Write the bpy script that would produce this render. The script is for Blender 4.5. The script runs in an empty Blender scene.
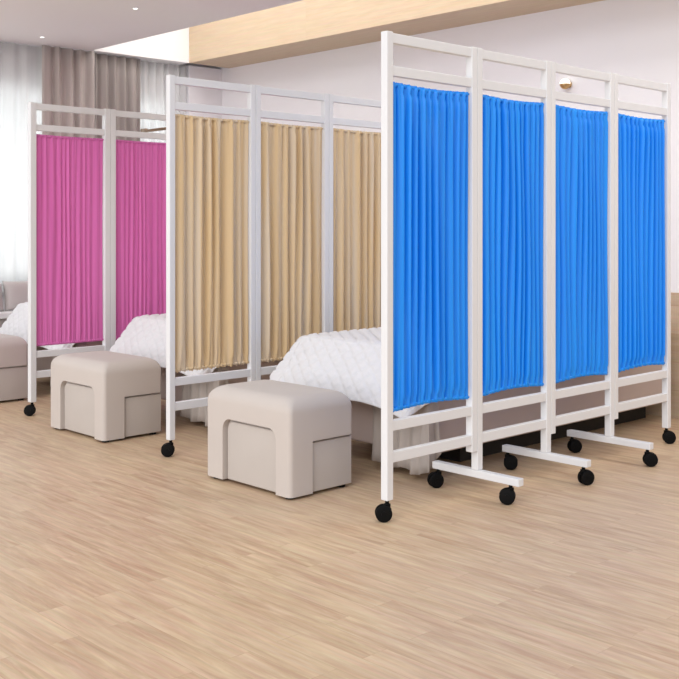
import bpy, bmesh, math, random
from mathutils import Vector, Matrix
PI = math.pi
scene = bpy.context.scene
COL = scene.collection

# ------------------------------------------------------------------ materials
def new_mat(name):
    m = bpy.data.materials.new(name); m.use_nodes = True
    nt = m.node_tree; nt.nodes.clear()
    out = nt.nodes.new('ShaderNodeOutputMaterial')
    return m, nt, out
def N(nt, kind, **kw):
    n = nt.nodes.new(kind)
    for k, v in kw.items():
        if k in n.inputs: n.inputs[k].default_value = v
        else: setattr(n, k, v)
    return n
def srgb(r, g, b):
    f = lambda c: (c/255/12.92) if c/255 <= 0.04045 else ((c/255+0.055)/1.055)**2.4
    return (f(r), f(g), f(b), 1)

def simple(name, col, rough=0.5, metal=0.0, bump=0, bscale=200, var=0.0, vscale=4, spec=0.5, sheen=0):
    m, nt, out = new_mat(name)
    b = N(nt, 'ShaderNodeBsdfPrincipled', Roughness=rough, Metallic=metal)
    b.inputs['Specular IOR Level'].default_value = spec
    b.inputs['Sheen Weight'].default_value = sheen
    tc = N(nt, 'ShaderNodeTexCoord')
    nz = N(nt, 'ShaderNodeTexNoise', Scale=vscale, Detail=3.0)
    nt.links.new(tc.outputs['Object'], nz.inputs['Vector'])
    mx = N(nt, 'ShaderNodeMix', data_type='RGBA')
    c2 = tuple(c*(1-var) for c in col[:3])+(1,)
    mx.inputs[6].default_value = col; mx.inputs[7].default_value = c2
    nt.links.new(nz.outputs['Fac'], mx.inputs[0])
    nt.links.new(mx.outputs[2], b.inputs['Base Color'])
    if bump:
        n2 = N(nt, 'ShaderNodeTexNoise', Scale=bscale, Detail=3.0)
        nt.links.new(tc.outputs['Object'], n2.inputs['Vector'])
        bp = N(nt, 'ShaderNodeBump', Strength=bump, Distance=0.002)
        nt.links.new(n2.outputs['Fac'], bp.inputs['Height'])
        nt.links.new(bp.outputs[0], b.inputs['Normal'])
    nt.links.new(b.outputs[0], out.inputs[0])
    return m

def cloth(name, col, trans=0.25, see=0.0, rough=0.8, sheen=0.2, streak=0.0, streak_col=None, sscale=60, spec=0.3):
    m, nt, out = new_mat(name)
    b = N(nt, 'ShaderNodeBsdfPrincipled', Roughness=rough)
    b.inputs['Specular IOR Level'].default_value = spec
    b.inputs['Sheen Weight'].default_value = sheen
    t = N(nt, 'ShaderNodeBsdfTranslucent')
    tc = N(nt, 'ShaderNodeTexCoord')
    mp = N(nt, 'ShaderNodeMapping'); mp.inputs['Scale'].default_value = (sscale, 1, 0.6)
    nt.links.new(tc.outputs['Object'], mp.inputs['Vector'])
    nz = N(nt, 'ShaderNodeTexNoise', Scale=1.0, Detail=2.0)
    nt.links.new(mp.outputs[0], nz.inputs['Vector'])
    rp = N(nt, 'ShaderNodeValToRGB')
    rp.color_ramp.elements[0].position = 0.42; rp.color_ramp.elements[1].position = 0.62
    sc_ = streak_col or tuple(c*(1-streak) for c in col[:3])+(1,)
    rp.color_ramp.elements[0].color = col; rp.color_ramp.elements[1].color = sc_
    nt.links.new(nz.outputs['Fac'], rp.inputs[0])
    nt.links.new(rp.outputs[0], b.inputs['Base Color']); nt.links.new(rp.outputs[0], t.inputs[0])
    mx = N(nt, 'ShaderNodeMixShader'); mx.inputs[0].default_value = trans
    nt.links.new(b.outputs[0], mx.inputs[1]); nt.links.new(t.outputs[0], mx.inputs[2])
    last = mx
    if see > 0:
        tr = N(nt, 'ShaderNodeBsdfTransparent')
        m2 = N(nt, 'ShaderNodeMixShader'); m2.inputs[0].default_value = see
        nt.links.new(mx.outputs[0], m2.inputs[1]); nt.links.new(tr.outputs[0], m2.inputs[2]); last = m2
    nt.links.new(last.outputs[0], out.inputs[0])
    return m

def glass_mat():
    m, nt, out = new_mat('window glass')
    g = N(nt, 'ShaderNodeBsdfGlossy', Roughness=0.02)
    tr = N(nt, 'ShaderNodeBsdfTransparent', Color=(0.95, 0.98, 0.98, 1))
    mx = N(nt, 'ShaderNodeMixShader'); mx.inputs[0].default_value = 0.06
    nt.links.new(tr.outputs[0], mx.inputs[1]); nt.links.new(g.outputs[0], mx.inputs[2])
    nt.links.new(mx.outputs[0], out.inputs[0]); return m

def emis(name, col, s):
    m, nt, out = new_mat(name)
    e = N(nt, 'ShaderNodeEmission', Color=col, Strength=s)
    nt.links.new(e.outputs[0], out.inputs[0]); return m

def wood_planks(name, cols, plank_w, plank_l, axis_rot, rough=0.4, line=0.25, grain=0.5, vert=False, spec=0.4):
    """laminate boards with grain; long side of the boards along local Y (axis_rot 90deg) or X"""
    m, nt, out = new_mat(name)
    L = nt.links
    b = N(nt, 'ShaderNodeBsdfPrincipled', Roughness=rough)
    b.inputs['Specular IOR Level'].default_value = spec
    tc = N(nt, 'ShaderNodeTexCoord')
    mp = N(nt, 'ShaderNodeMapping'); mp.inputs['Rotation'].default_value = axis_rot
    L.new(tc.outputs['Object'], mp.inputs['Vector'])
    br = N(nt, 'ShaderNodeTexBrick', Scale=1.0)
    br.inputs['Brick Width'].default_value = plank_l; br.inputs['Row Height'].default_value = plank_w
    br.inputs['Mortar Size'].default_value = 0.0012; br.inputs['Mortar Smooth'].default_value = 0.3
    br.inputs['Color1'].default_value = (0, 0, 0, 1); br.inputs['Color2'].default_value = (1, 1, 1, 1)
    br.inputs['Mortar'].default_value = (0.5, 0.5, 0.5, 1); br.offset = 0.37
    L.new(mp.outputs[0], br.inputs['Vector'])
    # grain: noise stretched along the boards, shifted per board
    m2 = N(nt, 'ShaderNodeMapping'); m2.inputs['Scale'].default_value = (2.6, 22, 22)
    L.new(mp.outputs[0], m2.inputs['Vector'])
    ad = N(nt, 'ShaderNodeVectorMath', operation='ADD')
    scv = N(nt, 'ShaderNodeVectorMath', operation='SCALE'); scv.inputs['Scale'].default_value = 7.0
    L.new(br.outputs['Color'], scv.inputs[0]); L.new(m2.outputs[0], ad.inputs[0]); L.new(scv.outputs[0], ad.inputs[1])
    g1 = N(nt, 'ShaderNodeTexNoise', Scale=1.6, Detail=6.0, Roughness=0.62, Distortion=0.35)
    L.new(ad.outputs[0], g1.inputs['Vector'])
    m3 = N(nt, 'ShaderNodeMapping'); m3.inputs['Scale'].default_value = (4, 110, 110)
    L.new(mp.outputs[0], m3.inputs['Vector'])
    g2 = N(nt, 'ShaderNodeTexNoise', Scale=1.0, Detail=3.0); L.new(m3.outputs[0], g2.inputs['Vector'])
    # plank tone
    bl = N(nt, 'ShaderNodeMix', data_type='RGBA')
    bl.inputs[6].default_value = cols[0]; bl.inputs[7].default_value = cols[1]; L.new(br.outputs['Color'], bl.inputs[0])
    gr = N(nt, 'ShaderNodeValToRGB'); gr.color_ramp.elements[0].position = 0.36; gr.color_ramp.elements[1].position = 0.68
    L.new(g1.outputs['Fac'], gr.inputs[0])
    b2 = N(nt, 'ShaderNodeMix', data_type='RGBA'); b2.inputs[7].default_value = cols[2]
    mulg = N(nt, 'ShaderNodeMath', operation='MULTIPLY'); mulg.inputs[1].default_value = grain
    L.new(gr.outputs[0], mulg.inputs[0]); L.new(mulg.outputs[0], b2.inputs[0]); L.new(bl.outputs[2], b2.inputs[6])
    b3 = N(nt, 'ShaderNodeMix', data_type='RGBA', blend_type='MULTIPLY'); b3.inputs[0].default_value = 0.22
    L.new(b2.outputs[2], b3.inputs[6]); L.new(g2.outputs['Color'], b3.inputs[7])
    b4 = N(nt, 'ShaderNodeMix', data_type='RGBA', blend_type='MULTIPLY')
    b4.inputs[7].default_value = (0.45, 0.36, 0.28, 1)
    mm = N(nt, 'ShaderNodeMath', operation='MULTIPLY'); mm.inputs[1].default_value = line
    L.new(br.outputs['Fac'], mm.inputs[0]); L.new(mm.outputs[0], b4.inputs[0]); L.new(b3.outputs[2], b4.inputs[6])
    L.new(b4.outputs[2], b.inputs['Base Color'])
    bp = N(nt, 'ShaderNodeBump', Strength=0.08, Distance=0.002); L.new(g1.outputs['Fac'], bp.inputs['Height'])
    L.new(bp.outputs[0], b.inputs['Normal'])
    L.new(b.outputs[0], out.inputs[0])
    return m

M = {}
M['floor'] = wood_planks('laminate floor', [srgb(202,172,143), srgb(187,154,125), srgb(225,202,169)], 0.088, 0.62, (0,0,PI/2), rough=0.42, line=0.18, grain=0.85)
M['wainscot'] = wood_planks('wainscot wood', [srgb(200,176,150), srgb(184,158,132), srgb(214,192,166)], 0.16, 1.6, (0,-PI/2,-PI/2), rough=0.5, line=0.5, grain=0.6)
M['beam'] = wood_planks('pale wood', [srgb(212,188,158), srgb(206,180,149), srgb(222,200,172)], 3.0, 9.0, (0,-PI/2,-PI/2), rough=0.5, line=0.0, grain=0.7)
M['wall'] = simple('wall paint', srgb(236,233,236), 0.9, var=0.03, vscale=1.5, spec=0.2)
M['ceiling'] = simple('ceiling paint', srgb(236,232,233), 0.9, var=0.03, vscale=1.0, spec=0.2)
M['plaster'] = simple('white plaster', srgb(242,242,242), 0.9, spec=0.2)
M['metal'] = simple('white powder coated steel', srgb(221,222,225), 0.35, var=0.02, spec=0.5)
M['hinge'] = simple('grey hinge steel', srgb(180,180,178), 0.35, metal=0.6)
M['black'] = simple('black rubber', srgb(6,6,7), 0.6, spec=0.15)
M['hub'] = simple('dark grey plastic', srgb(34,36,38), 0.4)
M['blue'] = cloth('blue curtain', srgb(10,148,250), 0.06, rough=0.45, sheen=0.0, streak_col=srgb(8,142,248), sscale=12, spec=0.5)
M['beige'] = cloth('beige curtain', srgb(226,198,154), 0.15, rough=0.5, sheen=0.2, streak_col=srgb(224,206,180), sscale=22)  # two-tone tan; the paler streaks also stand in for highlights on the folds
M['pink'] = cloth('pink curtain', srgb(234,130,202), 0.25, rough=0.6, sheen=0.15, streak_col=srgb(226,118,192), sscale=70)
M['grey_curtain'] = cloth('grey linen', srgb(198,188,184), 0.1, streak=0.1, sscale=30)
M['dark_curtain'] = cloth('darker grey linen', srgb(172,163,159), 0.1, streak=0.1, sscale=30)  # same linen as the left curtain, in an evenly darker tone
M['sheer'] = cloth('white voile', srgb(240,240,240), 0.55, see=0.28, sheen=0, streak=0.03)
M['stool'] = simple('greige upholstery', srgb(194,185,179), 0.75, bump=0.15, bscale=260, var=0.04, vscale=8, spec=0.35, sheen=0.1)
M['stool_panel'] = simple('greige upholstery panel', srgb(188,180,174), 0.75, bump=0.2, bscale=120, var=0.05, vscale=12, spec=0.3)
M['groove'] = simple('groove shadow gap fabric', srgb(150,138,130), 0.85)
M['bed'] = simple('bed base upholstery', srgb(190,174,168), 0.8, bump=0.1, var=0.05, spec=0.25)
M['plinth'] = simple('black plinth', srgb(24,21,20), 0.7)
M['valance'] = cloth('stone valance', srgb(190,180,173), 0.15, streak=0.06)
M['quilt'] = simple('white quilt cotton', srgb(214,213,216), 0.85, bump=0.2, bscale=300, spec=0.2, sheen=0.1)
M['mattress'] = simple('mattress ticking', srgb(228,226,224), 0.85)
M['cushion'] = simple('warm grey velvet', srgb(186,178,176), 0.85, bump=0.1, var=0.08, sheen=0.2)
M['bench'] = simple('grey bench fabric', srgb(176,168,164), 0.85)
M['bench_top'] = simple('white lacquer', srgb(238,236,236), 0.4)
M['glass'] = glass_mat()
M['wframe'] = simple('white window frame', srgb(236,236,236), 0.4)
M['brass'] = simple('brushed brass', srgb(196,160,110), 0.3, metal=0.8)
M['lamp'] = emis('lamp diffuser glow', (1.0, 0.97, 0.86, 1), 1.5)
M['spot'] = emis('downlight glow', (1, 0.98, 0.94, 1), 1.6)
M['led'] = emis('led strip glow', (1, 0.99, 0.97, 1), 2.0)
M['walnut'] = simple('brown timber rail', srgb(150,124,100), 0.5, var=0.1)

# ------------------------------------------------------------------ helpers
def link(name, bm, mat, parent=None, smooth=False):
    me = bpy.data.meshes.new(name)
    bm.to_mesh(me); bm.free()
    if smooth:
        for p in me.polygons: p.use_smooth = True
    o = bpy.data.objects.new(name, me); COL.objects.link(o)
    o.data.materials.append(M[mat])
    if parent: o.parent = parent
    return o
def box(bm, a, b, bevel=0.0, seg=2):
    r = bmesh.ops.create_cube(bm, size=1.0)
    vs = r['verts']
    for v in vs:
        v.co = Vector(((a[0]+b[0])/2 + v.co.x*(b[0]-a[0]), (a[1]+b[1])/2 + v.co.y*(b[1]-a[1]), (a[2]+b[2])/2 + v.co.z*(b[2]-a[2])))
    if bevel:
        es = set(e for v in vs for e in v.link_edges)
        bmesh.ops.bevel(bm, geom=list(es), offset=bevel, segments=seg, affect='EDGES', profile=0.5)
    return vs
def boxobj(name, a, b, mat, parent=None, bevel=0.0, seg=2, smooth=False):
    bm = bmesh.new(); box(bm, a, b, bevel, seg); return link(name, bm, mat, parent, smooth)
def cyl(bm, c, r, h, axis='Z', seg=24, r2=None, bevel=0):
    mat = Matrix.Translation(Vector(c))
    if axis == 'X': mat = mat @ Matrix.Rotation(PI/2, 4, 'Y')
    if axis == 'Y': mat = mat @ Matrix.Rotation(PI/2, 4, 'X')
    res = bmesh.ops.create_cone(bm, cap_ends=True, segments=seg, radius1=r, radius2=r if r2 is None else r2, depth=h, matrix=mat)
    if bevel:
        es = [e for e in set(e for v in res['verts'] for e in v.link_edges) if sum(1 for f in e.link_faces if len(f.verts) > 4) == 1]
        bmesh.ops.bevel(bm, geom=es, offset=bevel, segments=3, affect='EDGES', profile=0.5)
def empty(name, loc, label=None, cat=None, group=None):
    o = bpy.data.objects.new(name, None); COL.objects.link(o); o.location = loc; o.empty_display_size = 0.1
    if label: tag(o, label, cat, group)
    return o
def tag(o, label, cat, group=None, kind=None):
    o['label'] = label; o['category'] = cat
    if group: o['group'] = group
    if kind: o['kind'] = kind
    return o
def struct(name, a, b, mat, bevel=0):
    o = boxobj(name, a, b, mat, None, bevel); o['kind'] = 'structure'; return o
def copy_tree(o, parent=None):
    c = o.copy(); COL.objects.link(c)
    if parent: c.parent = parent
    for ch in [x for x in list(bpy.data.objects) if x.parent == o]:
        copy_tree(ch, c)
    return c
def flat_shade_auto(o, ang=35):
    me = o.data
    for p in me.polygons: p.use_smooth = True
    bm = bmesh.new(); bm.from_mesh(me)
    for e in bm.edges:
        if len(e.link_faces) == 2 and e.calc_face_angle(0) > math.radians(ang): e.smooth = False
    bm.to_mesh(me); bm.free()

# ------------------------------------------------------------------ room shell
HC = 2.445          # lowered ceiling height
WX = 5.47           # bed-head wall
WY = 7.30           # window wall
struct('floor', (-4.5, -4.0, -0.06), (WX+0.1, WY+0.1, 0.0), 'floor')
struct('wall_right', (WX, -4.0, 0.0), (WX+0.1, WY+0.1, 3.1), 'wall')
struct('trim_1', (WX-0.012, -4.0, 0.0), (WX, WY-0.08, 0.713), 'wainscot')
# ceiling slab with the long light slot between it and the wooden bulkhead
struct('ceiling', (2.3, 3.6, HC), (4.16, WY+0.1, HC+0.10), 'ceiling')
struct('ceiling_slot', (4.0, -1.6, 3.1), (WX+0.1, WY+0.1, 3.2), 'plaster')
bm = bmesh.new()
box(bm, (5.055, -1.6, HC), (WX, WY-0.18, 3.1))
o = link('trim_2', bm, 'beam'); o['kind'] = 'structure'
# bulkhead closing the slot above the curtains
struct('trim_3', (4.16, WY-0.18, HC), (5.055, WY, 3.1), 'plaster')
# window wall around one wide window
struct('wall_back', (5.0, WY, 0), (WX, WY+0.1, 3.1), 'wall')
struct('wall_pier', (5.125, WY-0.08, 0), (WX, WY, HC), 'wall')
bpy.data.objects['wall_pier'].name = 'trim_4'
bm = bmesh.new()
box(bm, (-2.6, WY, 0), (0.9, WY+0.1, 3.1)); box(bm, (0.9, WY, 2.15), (5.0, WY+0.1, 3.1)); box(bm, (0.9, WY, 0), (5.0, WY+0.1, 0.62))
o = link('wall_front', bm, 'wall'); o['kind'] = 'structure'
w = empty('window_1', (0, 0, 0)); w['kind'] = 'structure'
bm = bmesh.new()
for x in (0.9, 1.9, 2.93, 3.96, 4.95): box(bm, (x, WY+0.02, 0.62), (x+0.05, WY+0.07, 2.15))
box(bm, (0.9, WY+0.02, 0.62), (5.0, WY+0.07, 0.67)); box(bm, (0.9, WY+0.02, 2.10), (5.0, WY+0.07, 2.15))
link('window_frame', bm, 'wframe', w)
boxobj('window_pane', (0.93, WY+0.042, 0.65), (4.97, WY+0.048, 2.12), 'glass', w)
boxobj('window_sill', (0.88, WY-0.05, 0.60), (5.02, WY+0.02, 0.62), 'wframe', w)

# ------------------------------------------------------------------ curtains at the window
def drape(x0, x1, y, z0, z1, folds, amp, mat, name, parent=None, seed=0, nx=None, nz=14, thick=0.002):
    rnd = random.Random(seed)
    nx = nx or int((x1-x0)*220)
    ph = [rnd.uniform(0, 6.28) for _ in range(6)]
    bm = bmesh.new(); g = []
    for j in range(nz+1):
        t = j/nz; z = z0+(z1-z0)*t; row = []
        for i in range(nx+1):
            s = i/nx
            w_ = s + 0.012*math.sin(2*PI*s*2.3+ph[0]) + 0.006*(1-t)*math.sin(2*PI*s*5+ph[1])
            a = math.sin(2*PI*folds*w_+ph[2])
            yy = amp*(a*0.8 + 0.3*math.sin(2*PI*folds*1.63*w_+ph[3])) * (0.7+0.3*(1-t))
            row.append(bm.verts.new((x0+(x1-x0)*s, y+yy, z)))
        g.append(row)
    for j in range(nz):
        for i in range(nx):
            bm.faces.new((g[j][i], g[j][i+1], g[j+1][i+1], g[j+1][i]))
    o = link(name, bm, mat, parent, True)
    md = o.modifiers.new('cloth', 'SOLIDIFY'); md.thickness = thick
    return o
c = drape(0.8, 3.80, WY-0.10, 0.66, HC-0.01, 26, 0.022, 'sheer', 'sheer_curtain', seed=1)
tag(c, 'wide white sheer curtain over the window left of the grey curtains', 'curtain')
c = drape(4.66, 5.11, WY-0.07, 0.03, HC-0.01, 6, 0.02, 'sheer', 'sheer_curtain', seed=2)
tag(c, 'narrow white sheer curtain right of the grey curtains', 'curtain')
c = drape(3.75, 4.18, WY-0.15, 0.03, HC-0.006, 4.5, 0.032, 'grey_curtain', 'curtain', seed=3)
tag(c, 'lighter grey full-length window curtain, the left one of two', 'curtain')
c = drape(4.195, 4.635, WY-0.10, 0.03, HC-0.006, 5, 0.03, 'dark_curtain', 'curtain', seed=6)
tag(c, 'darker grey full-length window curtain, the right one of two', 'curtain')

# timber rail reaching out from the window wall
r = empty('wooden_rail', (4.68, WY-0.32, 1.863), 'thin brown wooden rail reaching out from the window beside the darker grey curtain', 'rail')
boxobj('rail_bar', (-0.012, -0.30, -0.010), (0.012, 0.20, 0.010), 'walnut', r, 0.003)
boxobj('bracket', (-0.014, 0.20, -0.02), (0.014, 0.318, 0.02), 'walnut', r, 0.003)

# ------------------------------------------------------------------ privacy screens
PW = 0.0175; TOT = 1.803
def caster(parent, loc, rot):
    bm = bmesh.new()
    cyl(bm, (0, 0, 0.072), 0.0075, 0.034, seg=14)
    cyl(bm, (0, 0, 0.060), 0.013, 0.010, seg=16)
    # hood bridging the twin wheels
    prof = [(0.013 + 0.033*math.cos(a), 0.031 + 0.033*math.sin(a)) for a in [math.radians(15+i*14) for i in range(11)]]
    inner = [(0.013 + 0.024*math.cos(a), 0.031 + 0.024*math.sin(a)) for a in [math.radians(15+i*14) for i in range(11)]]
    ring = [[bm.verts.new((x, y, z)) for (x, z) in prof+inner[::-1]] for y in (-0.005, 0.005)]
    n = len(ring[0])
    for i in range(n):
        bm.faces.new((ring[0][i], ring[0][(i+1) % n], ring[1][(i+1) % n], ring[1][i]))
    for k in (0, 1):
        for i in range(10):
            a, b_ = i, i+1
            bm.faces.new((ring[k][a], ring[k][b_], ring[k][n-1-b_], ring[k][n-1-a]))
    cyl(bm, (0.013, 0, 0.031), 0.006, 0.034, 'Y', 12)
    bmesh.ops.recalc_face_normals(bm, faces=bm.faces)
    c = link('caster', bm, 'black', parent); flat_shade_auto(c)
    c.location = loc; c.rotation_euler = (0, 0, rot)
    bm = bmesh.new()
    for y in (-0.0125, 0.0125):
        cyl(bm, (0.013, y, 0.031), 0.031, 0.013, 'Y', 32, bevel=0.003)
    for y in (-0.0195, 0.0195):
        cyl(bm, (0.013, y, 0.031), 0.010, 0.002, 'Y', 20)
    w = link('wheel', bm, 'black', c); flat_shade_auto(w)
    return c

def screen_curtain(root, x0, x1, mat, style, seed):
    rnd = random.Random(seed)
    nx, nz = 210, 72
    z0, z1 = 0.397, 1.622
    ph = [rnd.uniform(0, 6.28) for _ in range(12)]
    bm = bmesh.new(); g = []
    F = {'blue': 11.0, 'beige': 7.5, 'pink': 12.0}[style]
    A = {'blue': 0.0220, 'beige': 0.0165, 'pink': 0.0052}[style]
    for j in range(nz+1):
        t = j/nz                       # 0 bottom, 1 top
        ends = math.exp(-t*9) + math.exp(-(1-t)*14)
        row = []
        for i in range(nx+1):
            s = i/nx
            reg = 0.6 if style == 'blue' else 1.0
            w_ = s + reg*0.022*math.sin(2*PI*s*1.4+ph[0]) + reg*0.010*math.sin(2*PI*s*3.1+ph[1]+1.6*t) + 0.004*math.sin(7*t+ph[2]+9*s)
            a1 = math.sin(2*PI*F*w_+ph[3])
            a2 = math.sin(2*PI*F*0.57*w_+ph[4]+0.8*t)
            a3 = math.sin(2*PI*F*2.3*w_+ph[5])
            env = max(0.0, math.sin(PI*min(1, max(0, s))))**0.25
            if style == 'blue':
                # pleats pinched into the header and the hem: finer gathers fade in towards both ends
                gat = math.exp(-(1-t)*7) + math.exp(-t*5.5)
                a2 *= 0.45; a3 = 0.7*math.sin(2*PI*F*2*w_+ph[5]+0.6*math.sin(2*PI*s*3+ph[7]))*min(1, gat*1.3); ends = min(ends, 0.9)
            y = A*(a1*(0.8+0.2*math.sin(4*t+ph[6]+8*s)) + 0.3*a2 + (0.7 if style == 'blue' else (0.05+0.45*min(1, ends)))*a3)*(1-0.4*min(1, ends))
            if t < 0.012 or t > 0.988: y *= 0.55
            if 0.012 < t < 0.03 or 0.965 < t < 0.98: y *= 0.6
            y *= env*0.9+0.1
            z = z0+(z1-z0)*t
            if style == 'blue':
                z += -0.008*math.sin(PI*s)*t**3 + 0.012*math.sin(PI*s)*(1-t)**6
            if style == 'beige':
                z += (1-t)**14*(0.004*math.sin(2*PI*s*F*1.5+ph[7]) + 0.003*math.sin(2*PI*s*31+ph[8])) - 0.004*math.sin(PI*s)*t**4
            if style == 'pink':
                z += -0.002*math.sin(PI*s)*t**3
            pull = 0.004*math.sin(PI*t)*(1 if s < 0.5 else -1)*abs(2*s-1)**4
            row.append(bm.verts.new((x0+(x1-x0)*s+pull, y, z)))
        g.append(row)
    for j in range(nz):
        for i in range(nx):
            bm.faces.new((g[j][i], g[j][i+1], g[j+1][i+1], g[j+1][i]))
    o = link('curtain', bm, mat, root, True)
    md = o.modifiers.new('cloth', 'SOLIDIFY'); md.thickness = 0.0012; md.offset = 0
    # gathered hem bands top and bottom, with the wires that carry them
    for zc, up in ((z1-0.008, 1), (z0+0.008, 0)):
        bm = bmesh.new(); n = 110; prev = None
        for i in range(n+1):
            s = i/n; x = x0-0.006+(x1-x0+0.012)*s if i in (0, n) else x0+(x1-x0)*s
            sag = (-0.008*math.sin(PI*s) if up else 0.012*math.sin(PI*s)) if style == 'blue' else -0.003*math.sin(PI*s)*up
            rr = 0.0055*(1+0.35*math.sin(s*2*PI*F*2.6+ph[9])) if 0 < i < n else 0.003
            ring = [bm.verts.new((x, rr*math.cos(a)*0.8, zc+sag+rr*1.25*math.sin(a))) for a in [k*PI/4 for k in range(8)]]
            if prev:
                for k in range(8): bm.faces.new((prev[k], prev[(k+1) % 8], ring[(k+1) % 8], ring[k]))
            else: bm.faces.new(ring)
            prev = ring
        bm.faces.new(prev[::-1]); bmesh.ops.recalc_face_normals(bm, faces=bm.faces)
        link('hem', bm, mat, o, True)
    return o

def make_screen(loc, mat, style, label, seed, PW=0.0166):
    root = empty('privacy_screen', loc, label, 'privacy screen', 'four-panel privacy screens on casters')
    J = 0.505; rnd = random.Random(seed)
    spans = []
    for k in range(4):
        a = 0.0 if k == 0 else k*J+PW+0.0005
        b = (k+1)*J-PW-0.0005 if k < 3 else 4*J
        spans.append((a, b))
    long_near = [True, True, False, False]; long_far = [False, True, True, True]
    for k, (a, b) in enumerate(spans):
        for x, lg, near in ((a, long_near[k], True), (b, long_far[k], False)):
            zb = 0.185
            if lg: zb = 0.079 if (k == 0 or (k == 3 and not near)) else 0.108
            boxobj('post', (x-PW, -PW, zb), (x+PW, PW, TOT), 'metal', root, 0.003)
            if lg and (k == 0 or (k == 3 and not near)):
                caster(root, (x, 0, 0.0), math.radians(140 if k == 0 else -50))
            elif lg:
                f = boxobj('cross_foot', (x-0.017, -0.218, 0.078), (x+0.017, 0.225, 0.108), 'metal', root, 0.003)
                jn = (k+1) if not near else k
                near_y = {1: -0.168, 2: -0.190, 3: -0.196}[jn]
                for y in (near_y, 0.205):
                    base = {1: 140, 2: -35, 3: -45}[jn]
                    caster(root, (x, y, 0.0), math.radians(base+rnd.choice([-18, 0, 14])))
        for z0, z1 in ((1.762, 1.799), (1.641, 1.678), (0.332, 0.370), (0.215, 0.254)):
            boxobj('rail', (a+PW-0.001, -0.0135, z0), (b-PW+0.001, 0.0135, z1), 'metal', root, 0.0025)
        screen_curtain(root, a+PW+0.005, b-PW-0.005, mat, style, seed*10+k)
    for k in (1, 2, 3):
        for z in (0.30, 1.05, 1.70):
            bm = bmesh.new(); cyl(bm, (k*J, PW+0.003, z), 0.0045, 0.06, seg=12)
            box(bm, (k*J-0.018, PW-0.001, z-0.028), (k*J+0.018, PW+0.0015, z+0.028))
            h = link('hinge', bm, 'hinge', root); flat_shade_auto(h)
    return root
make_screen((2.778, 2.6665, 0), 'blue', 'blue', 'white metal four-panel privacy screen with bright blue gathered curtains, nearest the viewer', 3)
make_screen((2.8265, 4.130, 0), 'beige', 'beige', 'white metal four-panel privacy screen with beige curtains, between the blue and pink screens', 5, 0.016)
make_screen((2.862, 5.575, 0), 'pink', 'pink', 'white metal four-panel privacy screen with pink curtains, farthest by the window', 8, 0.0185)

# ------------------------------------------------------------------ footstools
SW, SD, SH = 0.352, 0.556, 0.402
def arch_prism(bm, y0, y1, z0, z1, r, x0, x1, seg=8):
    pts = [(y0, z0), (y1, z0)]
    pts += [(y1-r+r*math.cos(a), z1-r+r*math.sin(a)) for a in [i*PI/2/seg for i in range(seg+1)]]
    pts += [(y0+r-r*math.sin(a), z1-r+r*math.cos(a)) for a in [i*PI/2/seg for i in range(seg+1)]]
    A = [bm.verts.new((x0, y, z)) for y, z in pts]; B = [bm.verts.new((x1, y, z)) for y, z in pts]
    n = len(pts)
    bm.faces.new(A); bm.faces.new(B[::-1])
    for i in range(n): bm.faces.new((A[i], B[i], B[(i+1) % n], A[(i+1) % n]))
    bmesh.ops.recalc_face_normals(bm, faces=bm.faces)
def round_body(bm, a, b, rt, rv, seg=8):
    """upholstered block: small rounded upright corners, a wide quarter-round along the top, flat bottom"""
    cx_, cy_ = (a[0]+b[0])/2, (a[1]+b[1])/2
    def loop(inn, z):
        hx, hy = (b[0]-a[0])/2-inn, (b[1]-a[1])/2-inn
        r = max(0.004, rv-inn*0.15) + inn*0.35; r = min(r, hx*0.9, hy*0.9); out = []
        for q, (sx, sy) in enumerate(((1, 1), (-1, 1), (-1, -1), (1, -1))):
            for k in range(7):
                t = q*PI/2+k*PI/12
                out.append(bm.verts.new((cx_+sx*(hx-r)+r*math.cos(t), cy_+sy*(hy-r)+r*math.sin(t), z)))
        return out
    loops = [loop(0, a[2]), loop(0, 0.1), loop(0, 0.2), loop(0, b[2]-rt)]
    for k in range(1, seg+1):
        th = k/seg*PI/2; loops.append(loop(rt*(1-math.cos(th)), b[2]-rt+rt*math.sin(th)))
    loops.append(loop(rt+0.03, b[2]+0.001)); loops.append(loop(rt+0.07, b[2]+0.0025))
    for p, q in zip(loops, loops[1:]):
        n = len(p)
        for i in range(n): bm.faces.new((p[i], p[(i+1) % n], q[(i+1) % n], q[i]))
    bm.faces.new(loops[0][::-1]); bm.faces.new(loops[-1])
    bmesh.ops.recalc_face_normals(bm, faces=bm.faces)
def boolean_cut(o, cutters):
    for c in cutters:
        md = o.modifiers.new('cut', 'BOOLEAN'); md.operation = 'DIFFERENCE'; md.object = c; md.solver = 'EXACT'
    dg = bpy.context.evaluated_depsgraph_get(); dg.update()
    me = bpy.data.meshes.new_from_object(o.evaluated_get(dg))
    o.modifiers.clear(); o.data = me
    for c in cutters: bpy.data.objects.remove(c, do_unlink=True)

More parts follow.
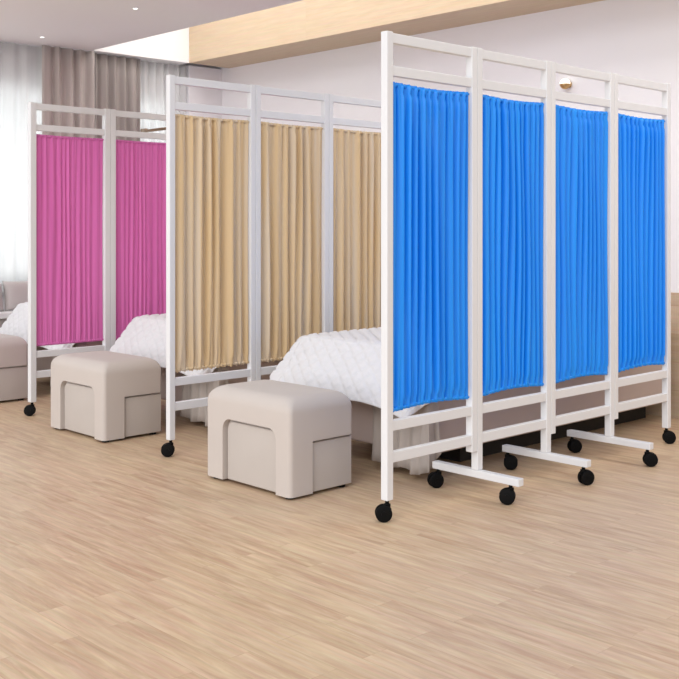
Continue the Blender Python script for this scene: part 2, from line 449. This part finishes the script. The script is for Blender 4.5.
def make_stool(loc, label):
    root = empty('upholstered_footstool', loc, label, 'footstool', 'footstools standing at the feet of the beds')
    bm = bmesh.new(); round_body(bm, (0, 0, 0.012), (SW, SD, SH), 0.062, 0.022)
    body = link('body', bm, 'stool', root)
    bm = bmesh.new(); arch_prism(bm, 0.086, 0.436, -0.1, 0.274, 0.048, -0.1, 0.030); c1 = link('c', bm, 'stool', root)
    bm = bmesh.new(); box(bm, (0.122, -0.1, -0.1), (SW+0.1, 0.025, 0.222)); c2 = link('c', bm, 'stool', root)
    boolean_cut(body, [c1, c2])
    bm = bmesh.new(); bm.from_mesh(body.data)
    for e in bm.edges:
        if len(e.link_faces) == 2 and e.calc_face_angle(0) > math.radians(40): e.smooth = False
    for f in bm.faces: f.smooth = True
    bm.to_mesh(body.data); bm.free()
    bm = bmesh.new(); arch_prism(bm, 0.095, 0.425, 0.013, 0.262, 0.038, 0.017, 0.0315)
    es = [e for e in bm.edges if all(abs(v.co.x-0.017) < 1e-5 for v in e.verts)]
    bmesh.ops.bevel(bm, geom=es, offset=0.006, segments=3, affect='EDGES', profile=0.5)
    p = link('front_panel', bm, 'stool_panel', root); flat_shade_auto(p, 50)
    bm = bmesh.new(); vs = box(bm, (0.130, 0.010, 0.013), (SW-0.001, 0.0265, 0.213))
    es = [e for e in bm.edges if all(abs(v.co.y-0.010) < 1e-5 for v in e.verts)]
    bmesh.ops.bevel(bm, geom=es, offset=0.005, segments=3, affect='EDGES', profile=0.5)
    p = link('side_panel', bm, 'stool_panel', root); flat_shade_auto(p, 50)
    for x in (0.035, SW-0.035):
        for y in (0.04, SD-0.04):
            bm = bmesh.new(); cyl(bm, (x, y, 0.0065), 0.018, 0.013, seg=20); link('foot', bm, 'black', root)
    return root
BX, BY, STEP = 2.708, 3.129, 1.486
stool = make_stool((BX-0.010, BY-0.008, 0), 'greige upholstered footstool nearest the viewer, left of the blue screen')
s2 = copy_tree(stool); s2.location = (BX+0.040, BY-0.012+STEP, 0); s2['label'] = 'greige upholstered footstool between the pink and beige screens'
s3 = copy_tree(stool); s3.location = (BX+0.045, BY-0.01+2*STEP, 0); s3['label'] = 'greige upholstered footstool at the left edge, left of the pink screen'

# ------------------------------------------------------------------ beds
BL = 2.05; BW = 0.835; TOPZ = 0.555
def make_bed(loc, label):
    root = empty('treatment_bed', loc, label, 'bed', 'single beds with their heads to the wall')
    boxobj('base', (0.0, 0.0, 0.105), (BL, BW, 0.36), 'bed', root, 0.012, 3)
    boxobj('plinth', (0.38, 0.14, 0.0), (BL-0.03, BW-0.10, 0.106), 'plinth', root)
    boxobj('mattress', (0.012, 0.010, 0.36), (BL, BW-0.010, TOPZ-0.012), 'mattress', root, 0.03, 4, True)
    # valance hanging at the foot-end near corner: foot side then a short return along the long side
    bm = bmesh.new(); path = []
    def add(p, q, n):
        for i in range(n): path.append((p[0]+(q[0]-p[0])*i/n, p[1]+(q[1]-p[1])*i/n))
    add((-0.006, 0.31), (-0.006, 0.0), 50); add((-0.006, 0.0), (0.004, -0.006), 6); add((0.004, -0.006), (0.050, -0.008), 9)
    n = len(path); g = []
    for j in range(9):
        t = j/8.0; row = []
        for i, (x, y) in enumerate(path):
            s = i/n; corner = math.exp(-((i-53)/12.0)**2)
            fold = (0.010+0.010*t)*math.sin(i*0.50)+0.006*t*math.sin(i*0.23+1)
            zb = 0.028 + 0.020*max(0, math.sin(i*0.25+0.8)) + (0.10*max(0, (s-0.80)/0.2)**1.5)
            nx_, ny_ = (-1, 0) if i < 50 else ((0, -1) if i > 56 else (-0.7, -0.7))
            off = 0.012 + fold*t + (0.05 if i < 50 else 0.015)*t*corner
            row.append(bm.verts.new((x+nx_*off, y+ny_*off, 0.355+(zb-0.355)*t)))
        g.append(row)
    for j in range(8):
        for i in range(n-1): bm.faces.new((g[j][i], g[j+1][i], g[j+1][i+1], g[j][i+1]))
    o = link('valance', bm, 'valance', root, True); md = o.modifiers.new('cloth', 'SOLIDIFY'); md.thickness = 0.003
    return root

def make_quilt(loc, label):
    bm = bmesh.new()
    H, hf, hn = TOPZ, 0.27, 0.17       # foot and side overhang
    LQ = 1.75
    cell = 0.0075
    nu = int((LQ+hf)/cell); nv = int((BW+2*hn)/cell); g = []
    def P(u_, v_):
        # u_ from -hf (foot hem) to LQ ; v_ from -hn to BW+hn
        r = 0.035
        a = max(0.0, r-u_); b = (r-v_) if v_ < r else ((v_-(BW-r)) if v_ > BW-r else 0.0); sg = -1 if v_ < r else 1
        b = max(0.0, b)
        d = math.hypot(a, b)
        if a > 0 and b > 0 and sg < 0:
            A_, B_ = hf+r, hn+r
            d *= max(a/A_, b/B_)/math.hypot(a/A_, b/B_)
        bx = max(u_, r); by = min(max(v_, r), BW-r)
        if d < 1e-6: return Vector((u_, v_, H)), Vector((0, 0, 1)), 0, d
        hh = math.hypot(a, b); dx, dy = -a/hh, sg*b/hh
        # profile: rounded edge then slanted fall
        foot = (a/math.hypot(a, b))**2
        slope = 0.62*foot+0.25*(1-foot)     # outward run per fall
        L = r*1.35
        if d < L:
            th = d/L*(PI/2-math.atan(slope)); out_ = r*math.sin(th)*1.1; dz = r*(1-math.cos(th))*1.1
        else:
            th = PI/2-math.atan(slope); out_ = r*math.sin(th)*1.1; dz = r*(1-math.cos(th))*1.1
            q = d-L; k = math.sqrt(1+slope*slope); flare = q*slope/k
            out_ += flare; dz += q/k
        ang = math.atan2(a, b+1e-9)
        cor = math.sin(2*ang)**2 if (a > 0 and b > 0) else 0.0
        out_ += cor*0.050*min(1, d/0.25)*math.sin(ang*9+1.1) + 0.010*cor*min(1, d/.2)
        if cor == 0 or True:
            wv = 0.007*min(1, max(0, d-0.06)/0.15)
            out_ += wv*math.sin(v_*19+1.7)*(foot) + wv*math.sin(u_*17)*(1-foot)
        dz -= cor*0.02*min(1, d/0.3)
        dz += foot*0.045*max(0.0, 1-max(0.0, v_)/0.28)**1.3*min(1, d/0.25)
        return Vector((bx+dx*out_, by+dy*out_, H-dz)), Vector((dx, dy, 0.4)).normalized(), cor, d
    rows = []
    rndn = random.Random(4)
    for i in range(nu+1):
        u_ = -hf+(LQ+hf)*i/nu; row = []
        for j in range(nv+1):
            v_ = -hn+(BW+2*hn)*j/nv
            p, nrm, cor, d = P(u_, v_)
            # diamond quilting
            c_ = 0.068
            q1 = ((u_+v_*0.8)/c_) % 1.0; q2 = ((u_-v_*0.8)/c_) % 1.0
            e = min(abs(math.sin(PI*q1)), abs(math.sin(PI*q2)))
            puff = 0.0110*(1-math.exp(-e*4.0))
            hem = min(u_+hf, v_+hn, BW+hn-v_)
            if hem < 0.014: puff = 0.0045
            row.append(bm.verts.new(p+nrm*puff))
        rows.append(row)
    for i in range(nu):
        for j in range(nv): bm.faces.new((rows[i][j], rows[i][j+1], rows[i+1][j+1], rows[i+1][j]))
    bmesh.ops.recalc_face_normals(bm, faces=bm.faces)
    if bm.faces[0].normal.z < 0 and False: pass
    o = link('quilt', bm, 'quilt', None, True); o.location = loc
    md = o.modifiers.new('cloth', 'SOLIDIFY'); md.thickness = 0.005; md.offset = -1
    tag(o, label, 'quilt', 'white quilts on the beds')
    return o
bx, by = 3.345, 2.970
bed = make_bed((bx, by, 0), 'upholstered bed on a black plinth, behind the blue screen')
quilt = make_quilt((bx, by, 0.004), 'white diamond quilt on the bed behind the blue screen')
for k, (nm) in ((1, 'the beige screen'), (2, 'the pink screen')):
    b2 = copy_tree(bed); b2.location = (bx+0.012*k, by+STEP*k, 0); b2['label'] = 'upholstered bed on a black plinth, behind '+nm
    q2 = copy_tree(quilt); q2.location = (bx+0.012*k, by+STEP*k, 0.004); q2['label'] = 'white diamond quilt on the bed behind '+nm

# ------------------------------------------------------------------ window seat with cushions
ws = empty('window_seat', (2.2, 6.965, 0), 'grey window seat with a white edge below the sheer curtain', 'bench')
boxobj('seat_base', (0, 0.005, 0.0), (1.50, 0.19, 0.44), 'bench', ws, 0.005)
boxobj('seat_top', (-0.01, -0.012, 0.44), (1.51, 0.19, 0.485), 'bench_top', ws, 0.006)
def cushion(name, w_, h_, d_, loc, rot, label, group):
    bm = bmesh.new(); n = 22; top = []; bot = []
    for side, arr in ((1, top), (-1, bot)):
        for i in range(n+1):
            row = []
            for j in range(n+1):
                a = i/n*2-1; b = j/n*2-1
                puff = (max(0, (1-a**4))*max(0, (1-b**4)))**0.5
                x = a*w_/2*(1-0.05*(1-b*b)*abs(a)**3*1.0); z = b*h_/2*(1-0.05*(1-a*a)*abs(b)**3)
                row.append((x, side*d_/2*puff, z+h_/2))
            arr.append(row)
    vt = [[bm.verts.new(p) for p in r] for r in top]
    vb = [[vt[i][j] if i in (0, n) or j in (0, n) else bm.verts.new(bot[i][j]) for j in range(n+1)] for i in range(n+1)]
    for i in range(n):
        for j in range(n):
            bm.faces.new((vt[i][j], vt[i+1][j], vt[i+1][j+1], vt[i][j+1]))
            bm.faces.new((vb[i][j], vb[i][j+1], vb[i+1][j+1], vb[i+1][j]))
    bmesh.ops.recalc_face_normals(bm, faces=bm.faces)
    o = link(name, bm, 'cushion', None, True); o.location = loc; o.rotation_euler = rot
    tag(o, label, 'cushion', group); return o
cushion('cushion', 0.30, 0.215, 0.10, (3.56, 7.055, 0.487), (math.radians(-10), 0, 0), 'large plain warm grey cushion on the window seat, the right one', 'cushions on the window seat')
cushion('cushion', 0.26, 0.20, 0.09, (3.27, 7.045, 0.487), (math.radians(-10), 0, 0), 'smaller grey cushion on the window seat, at the left edge', 'cushions on the window seat')

# ------------------------------------------------------------------ lamps
wl = empty('wall_lamp', (WX, 0, 0), 'small round gold wall lamp with a white upper half, seen through the blue screen frame', 'lamp')
z = 1.965
# pixel (565,85) on the wall
wl.location = (WX, 5.47*math.tan(0) , z)
cxz = (569-339.5)/1045.0; dep = WX/(0.7246*cxz+0.6892); wl.location.y = -cxz*dep*0.6893+dep*0.7246
bm = bmesh.new(); cyl(bm, (-0.006, 0, 0), 0.022, 0.012, 'X', 28, bevel=0.002); p = link('back_plate', bm, 'brass', wl); flat_shade_auto(p)
def half_ball(sgn, mat, name):
    bm = bmesh.new(); bmesh.ops.create_uvsphere(bm, u_segments=28, v_segments=16, radius=0.033)
    bmesh.ops.bisect_plane(bm, geom=bm.verts[:]+bm.edges[:]+bm.faces[:], plane_co=(0, 0, sgn*0.001), plane_no=(0, 0, -sgn), clear_outer=True)
    bmesh.ops.holes_fill(bm, edges=[e for e in bm.edges if len(e.link_faces) == 1])
    for v in bm.verts: v.co.x -= 0.043
    o = link(name, bm, mat, wl); flat_shade_auto(o)
half_ball(1, 'lamp', 'glass_dome'); half_ball(-1, 'brass', 'lamp_cup')

for k, (x, y) in enumerate(((3.60, 6.86), (3.55, 5.57))):
    d = empty('downlight', (x, y, HC), ['small recessed ceiling downlight nearest the window', 'small recessed ceiling downlight farther from the window, above the pink screen'][k], 'ceiling light', 'recessed downlights')
    bm = bmesh.new(); cyl(bm, (0, 0, -0.002), 0.018, 0.004, seg=24); link('trim_ring', bm, 'metal', d)
    bm = bmesh.new(); cyl(bm, (0, 0, -0.005), 0.014, 0.003, seg=20); link('lens', bm, 'spot', d)
# cove strip lying on the slab edge inside the slot
boxobj('cove_strip', (4.05, 3.65, HC+0.10), (4.11, WY-0.25, HC+0.125), 'led')
tag(bpy.data.objects['cove_strip'], 'long light strip hidden in the ceiling slot opposite the wooden bulkhead', 'light strip')

def area(name, loc, rot, sx, sy, power, col=(1, 1, 1)):
    l = bpy.data.lights.new(name, 'AREA'); l.shape = 'RECTANGLE'; l.size = sx; l.size_y = sy; l.energy = power; l.color = col
    o = bpy.data.objects.new(name, l); COL.objects.link(o); o.location = loc; o.rotation_euler = rot; return o
area('slot_light', (4.68, 3.0, 3.08), (0, 0, 0), 0.7, 8.0, 48, (1, 0.99, 0.97))
area('window_daylight', (2.9, WY+0.35, 1.4), (-PI/2, 0, 0), 4.0, 1.5, 34, (1, 1, 1))
s = bpy.data.lights.new('daylight', 'SUN'); s.energy = 1.05; s.angle = math.radians(38); s.color = (1, 0.99, 0.98)
so = bpy.data.objects.new('daylight', s); COL.objects.link(so)
so.rotation_euler = Vector((0.85, 0.38, -0.62)).to_track_quat('-Z', 'Y').to_euler()

area('left_fill_light', (-3.4, 3.4, 0.95), (0, -PI/2, 0), 1.6, 6.0, 100, (0.97, 0.985, 1))  # added fill lamp out of view at camera left, brightens wall and ceiling
wd = bpy.data.worlds.new('World'); scene.world = wd; wd.use_nodes = True
bg = wd.node_tree.nodes['Background']; bg.inputs[0].default_value = (0.975, 0.98, 1.0, 1); bg.inputs[1].default_value = 0.74

# ------------------------------------------------------------------ camera
cam = bpy.data.cameras.new('Camera'); co = bpy.data.objects.new('Camera', cam); COL.objects.link(co)
cam.sensor_width = 36; cam.sensor_fit = 'HORIZONTAL'; cam.lens = 36*1045/679
cam.shift_y = -(339.5-228)/679
co.location = (0, 0, 1.08); co.rotation_euler = (PI/2, 0, math.atan2(0.7246, 0.6892)-PI/2)
cam.clip_start = 0.05
scene.camera = co
scene.view_settings.view_transform = 'Standard'; scene.view_settings.look = 'None'
scene.view_settings.gamma = 1; scene.view_settings.use_curve_mapping = False
scene.view_settings.exposure = 0.24
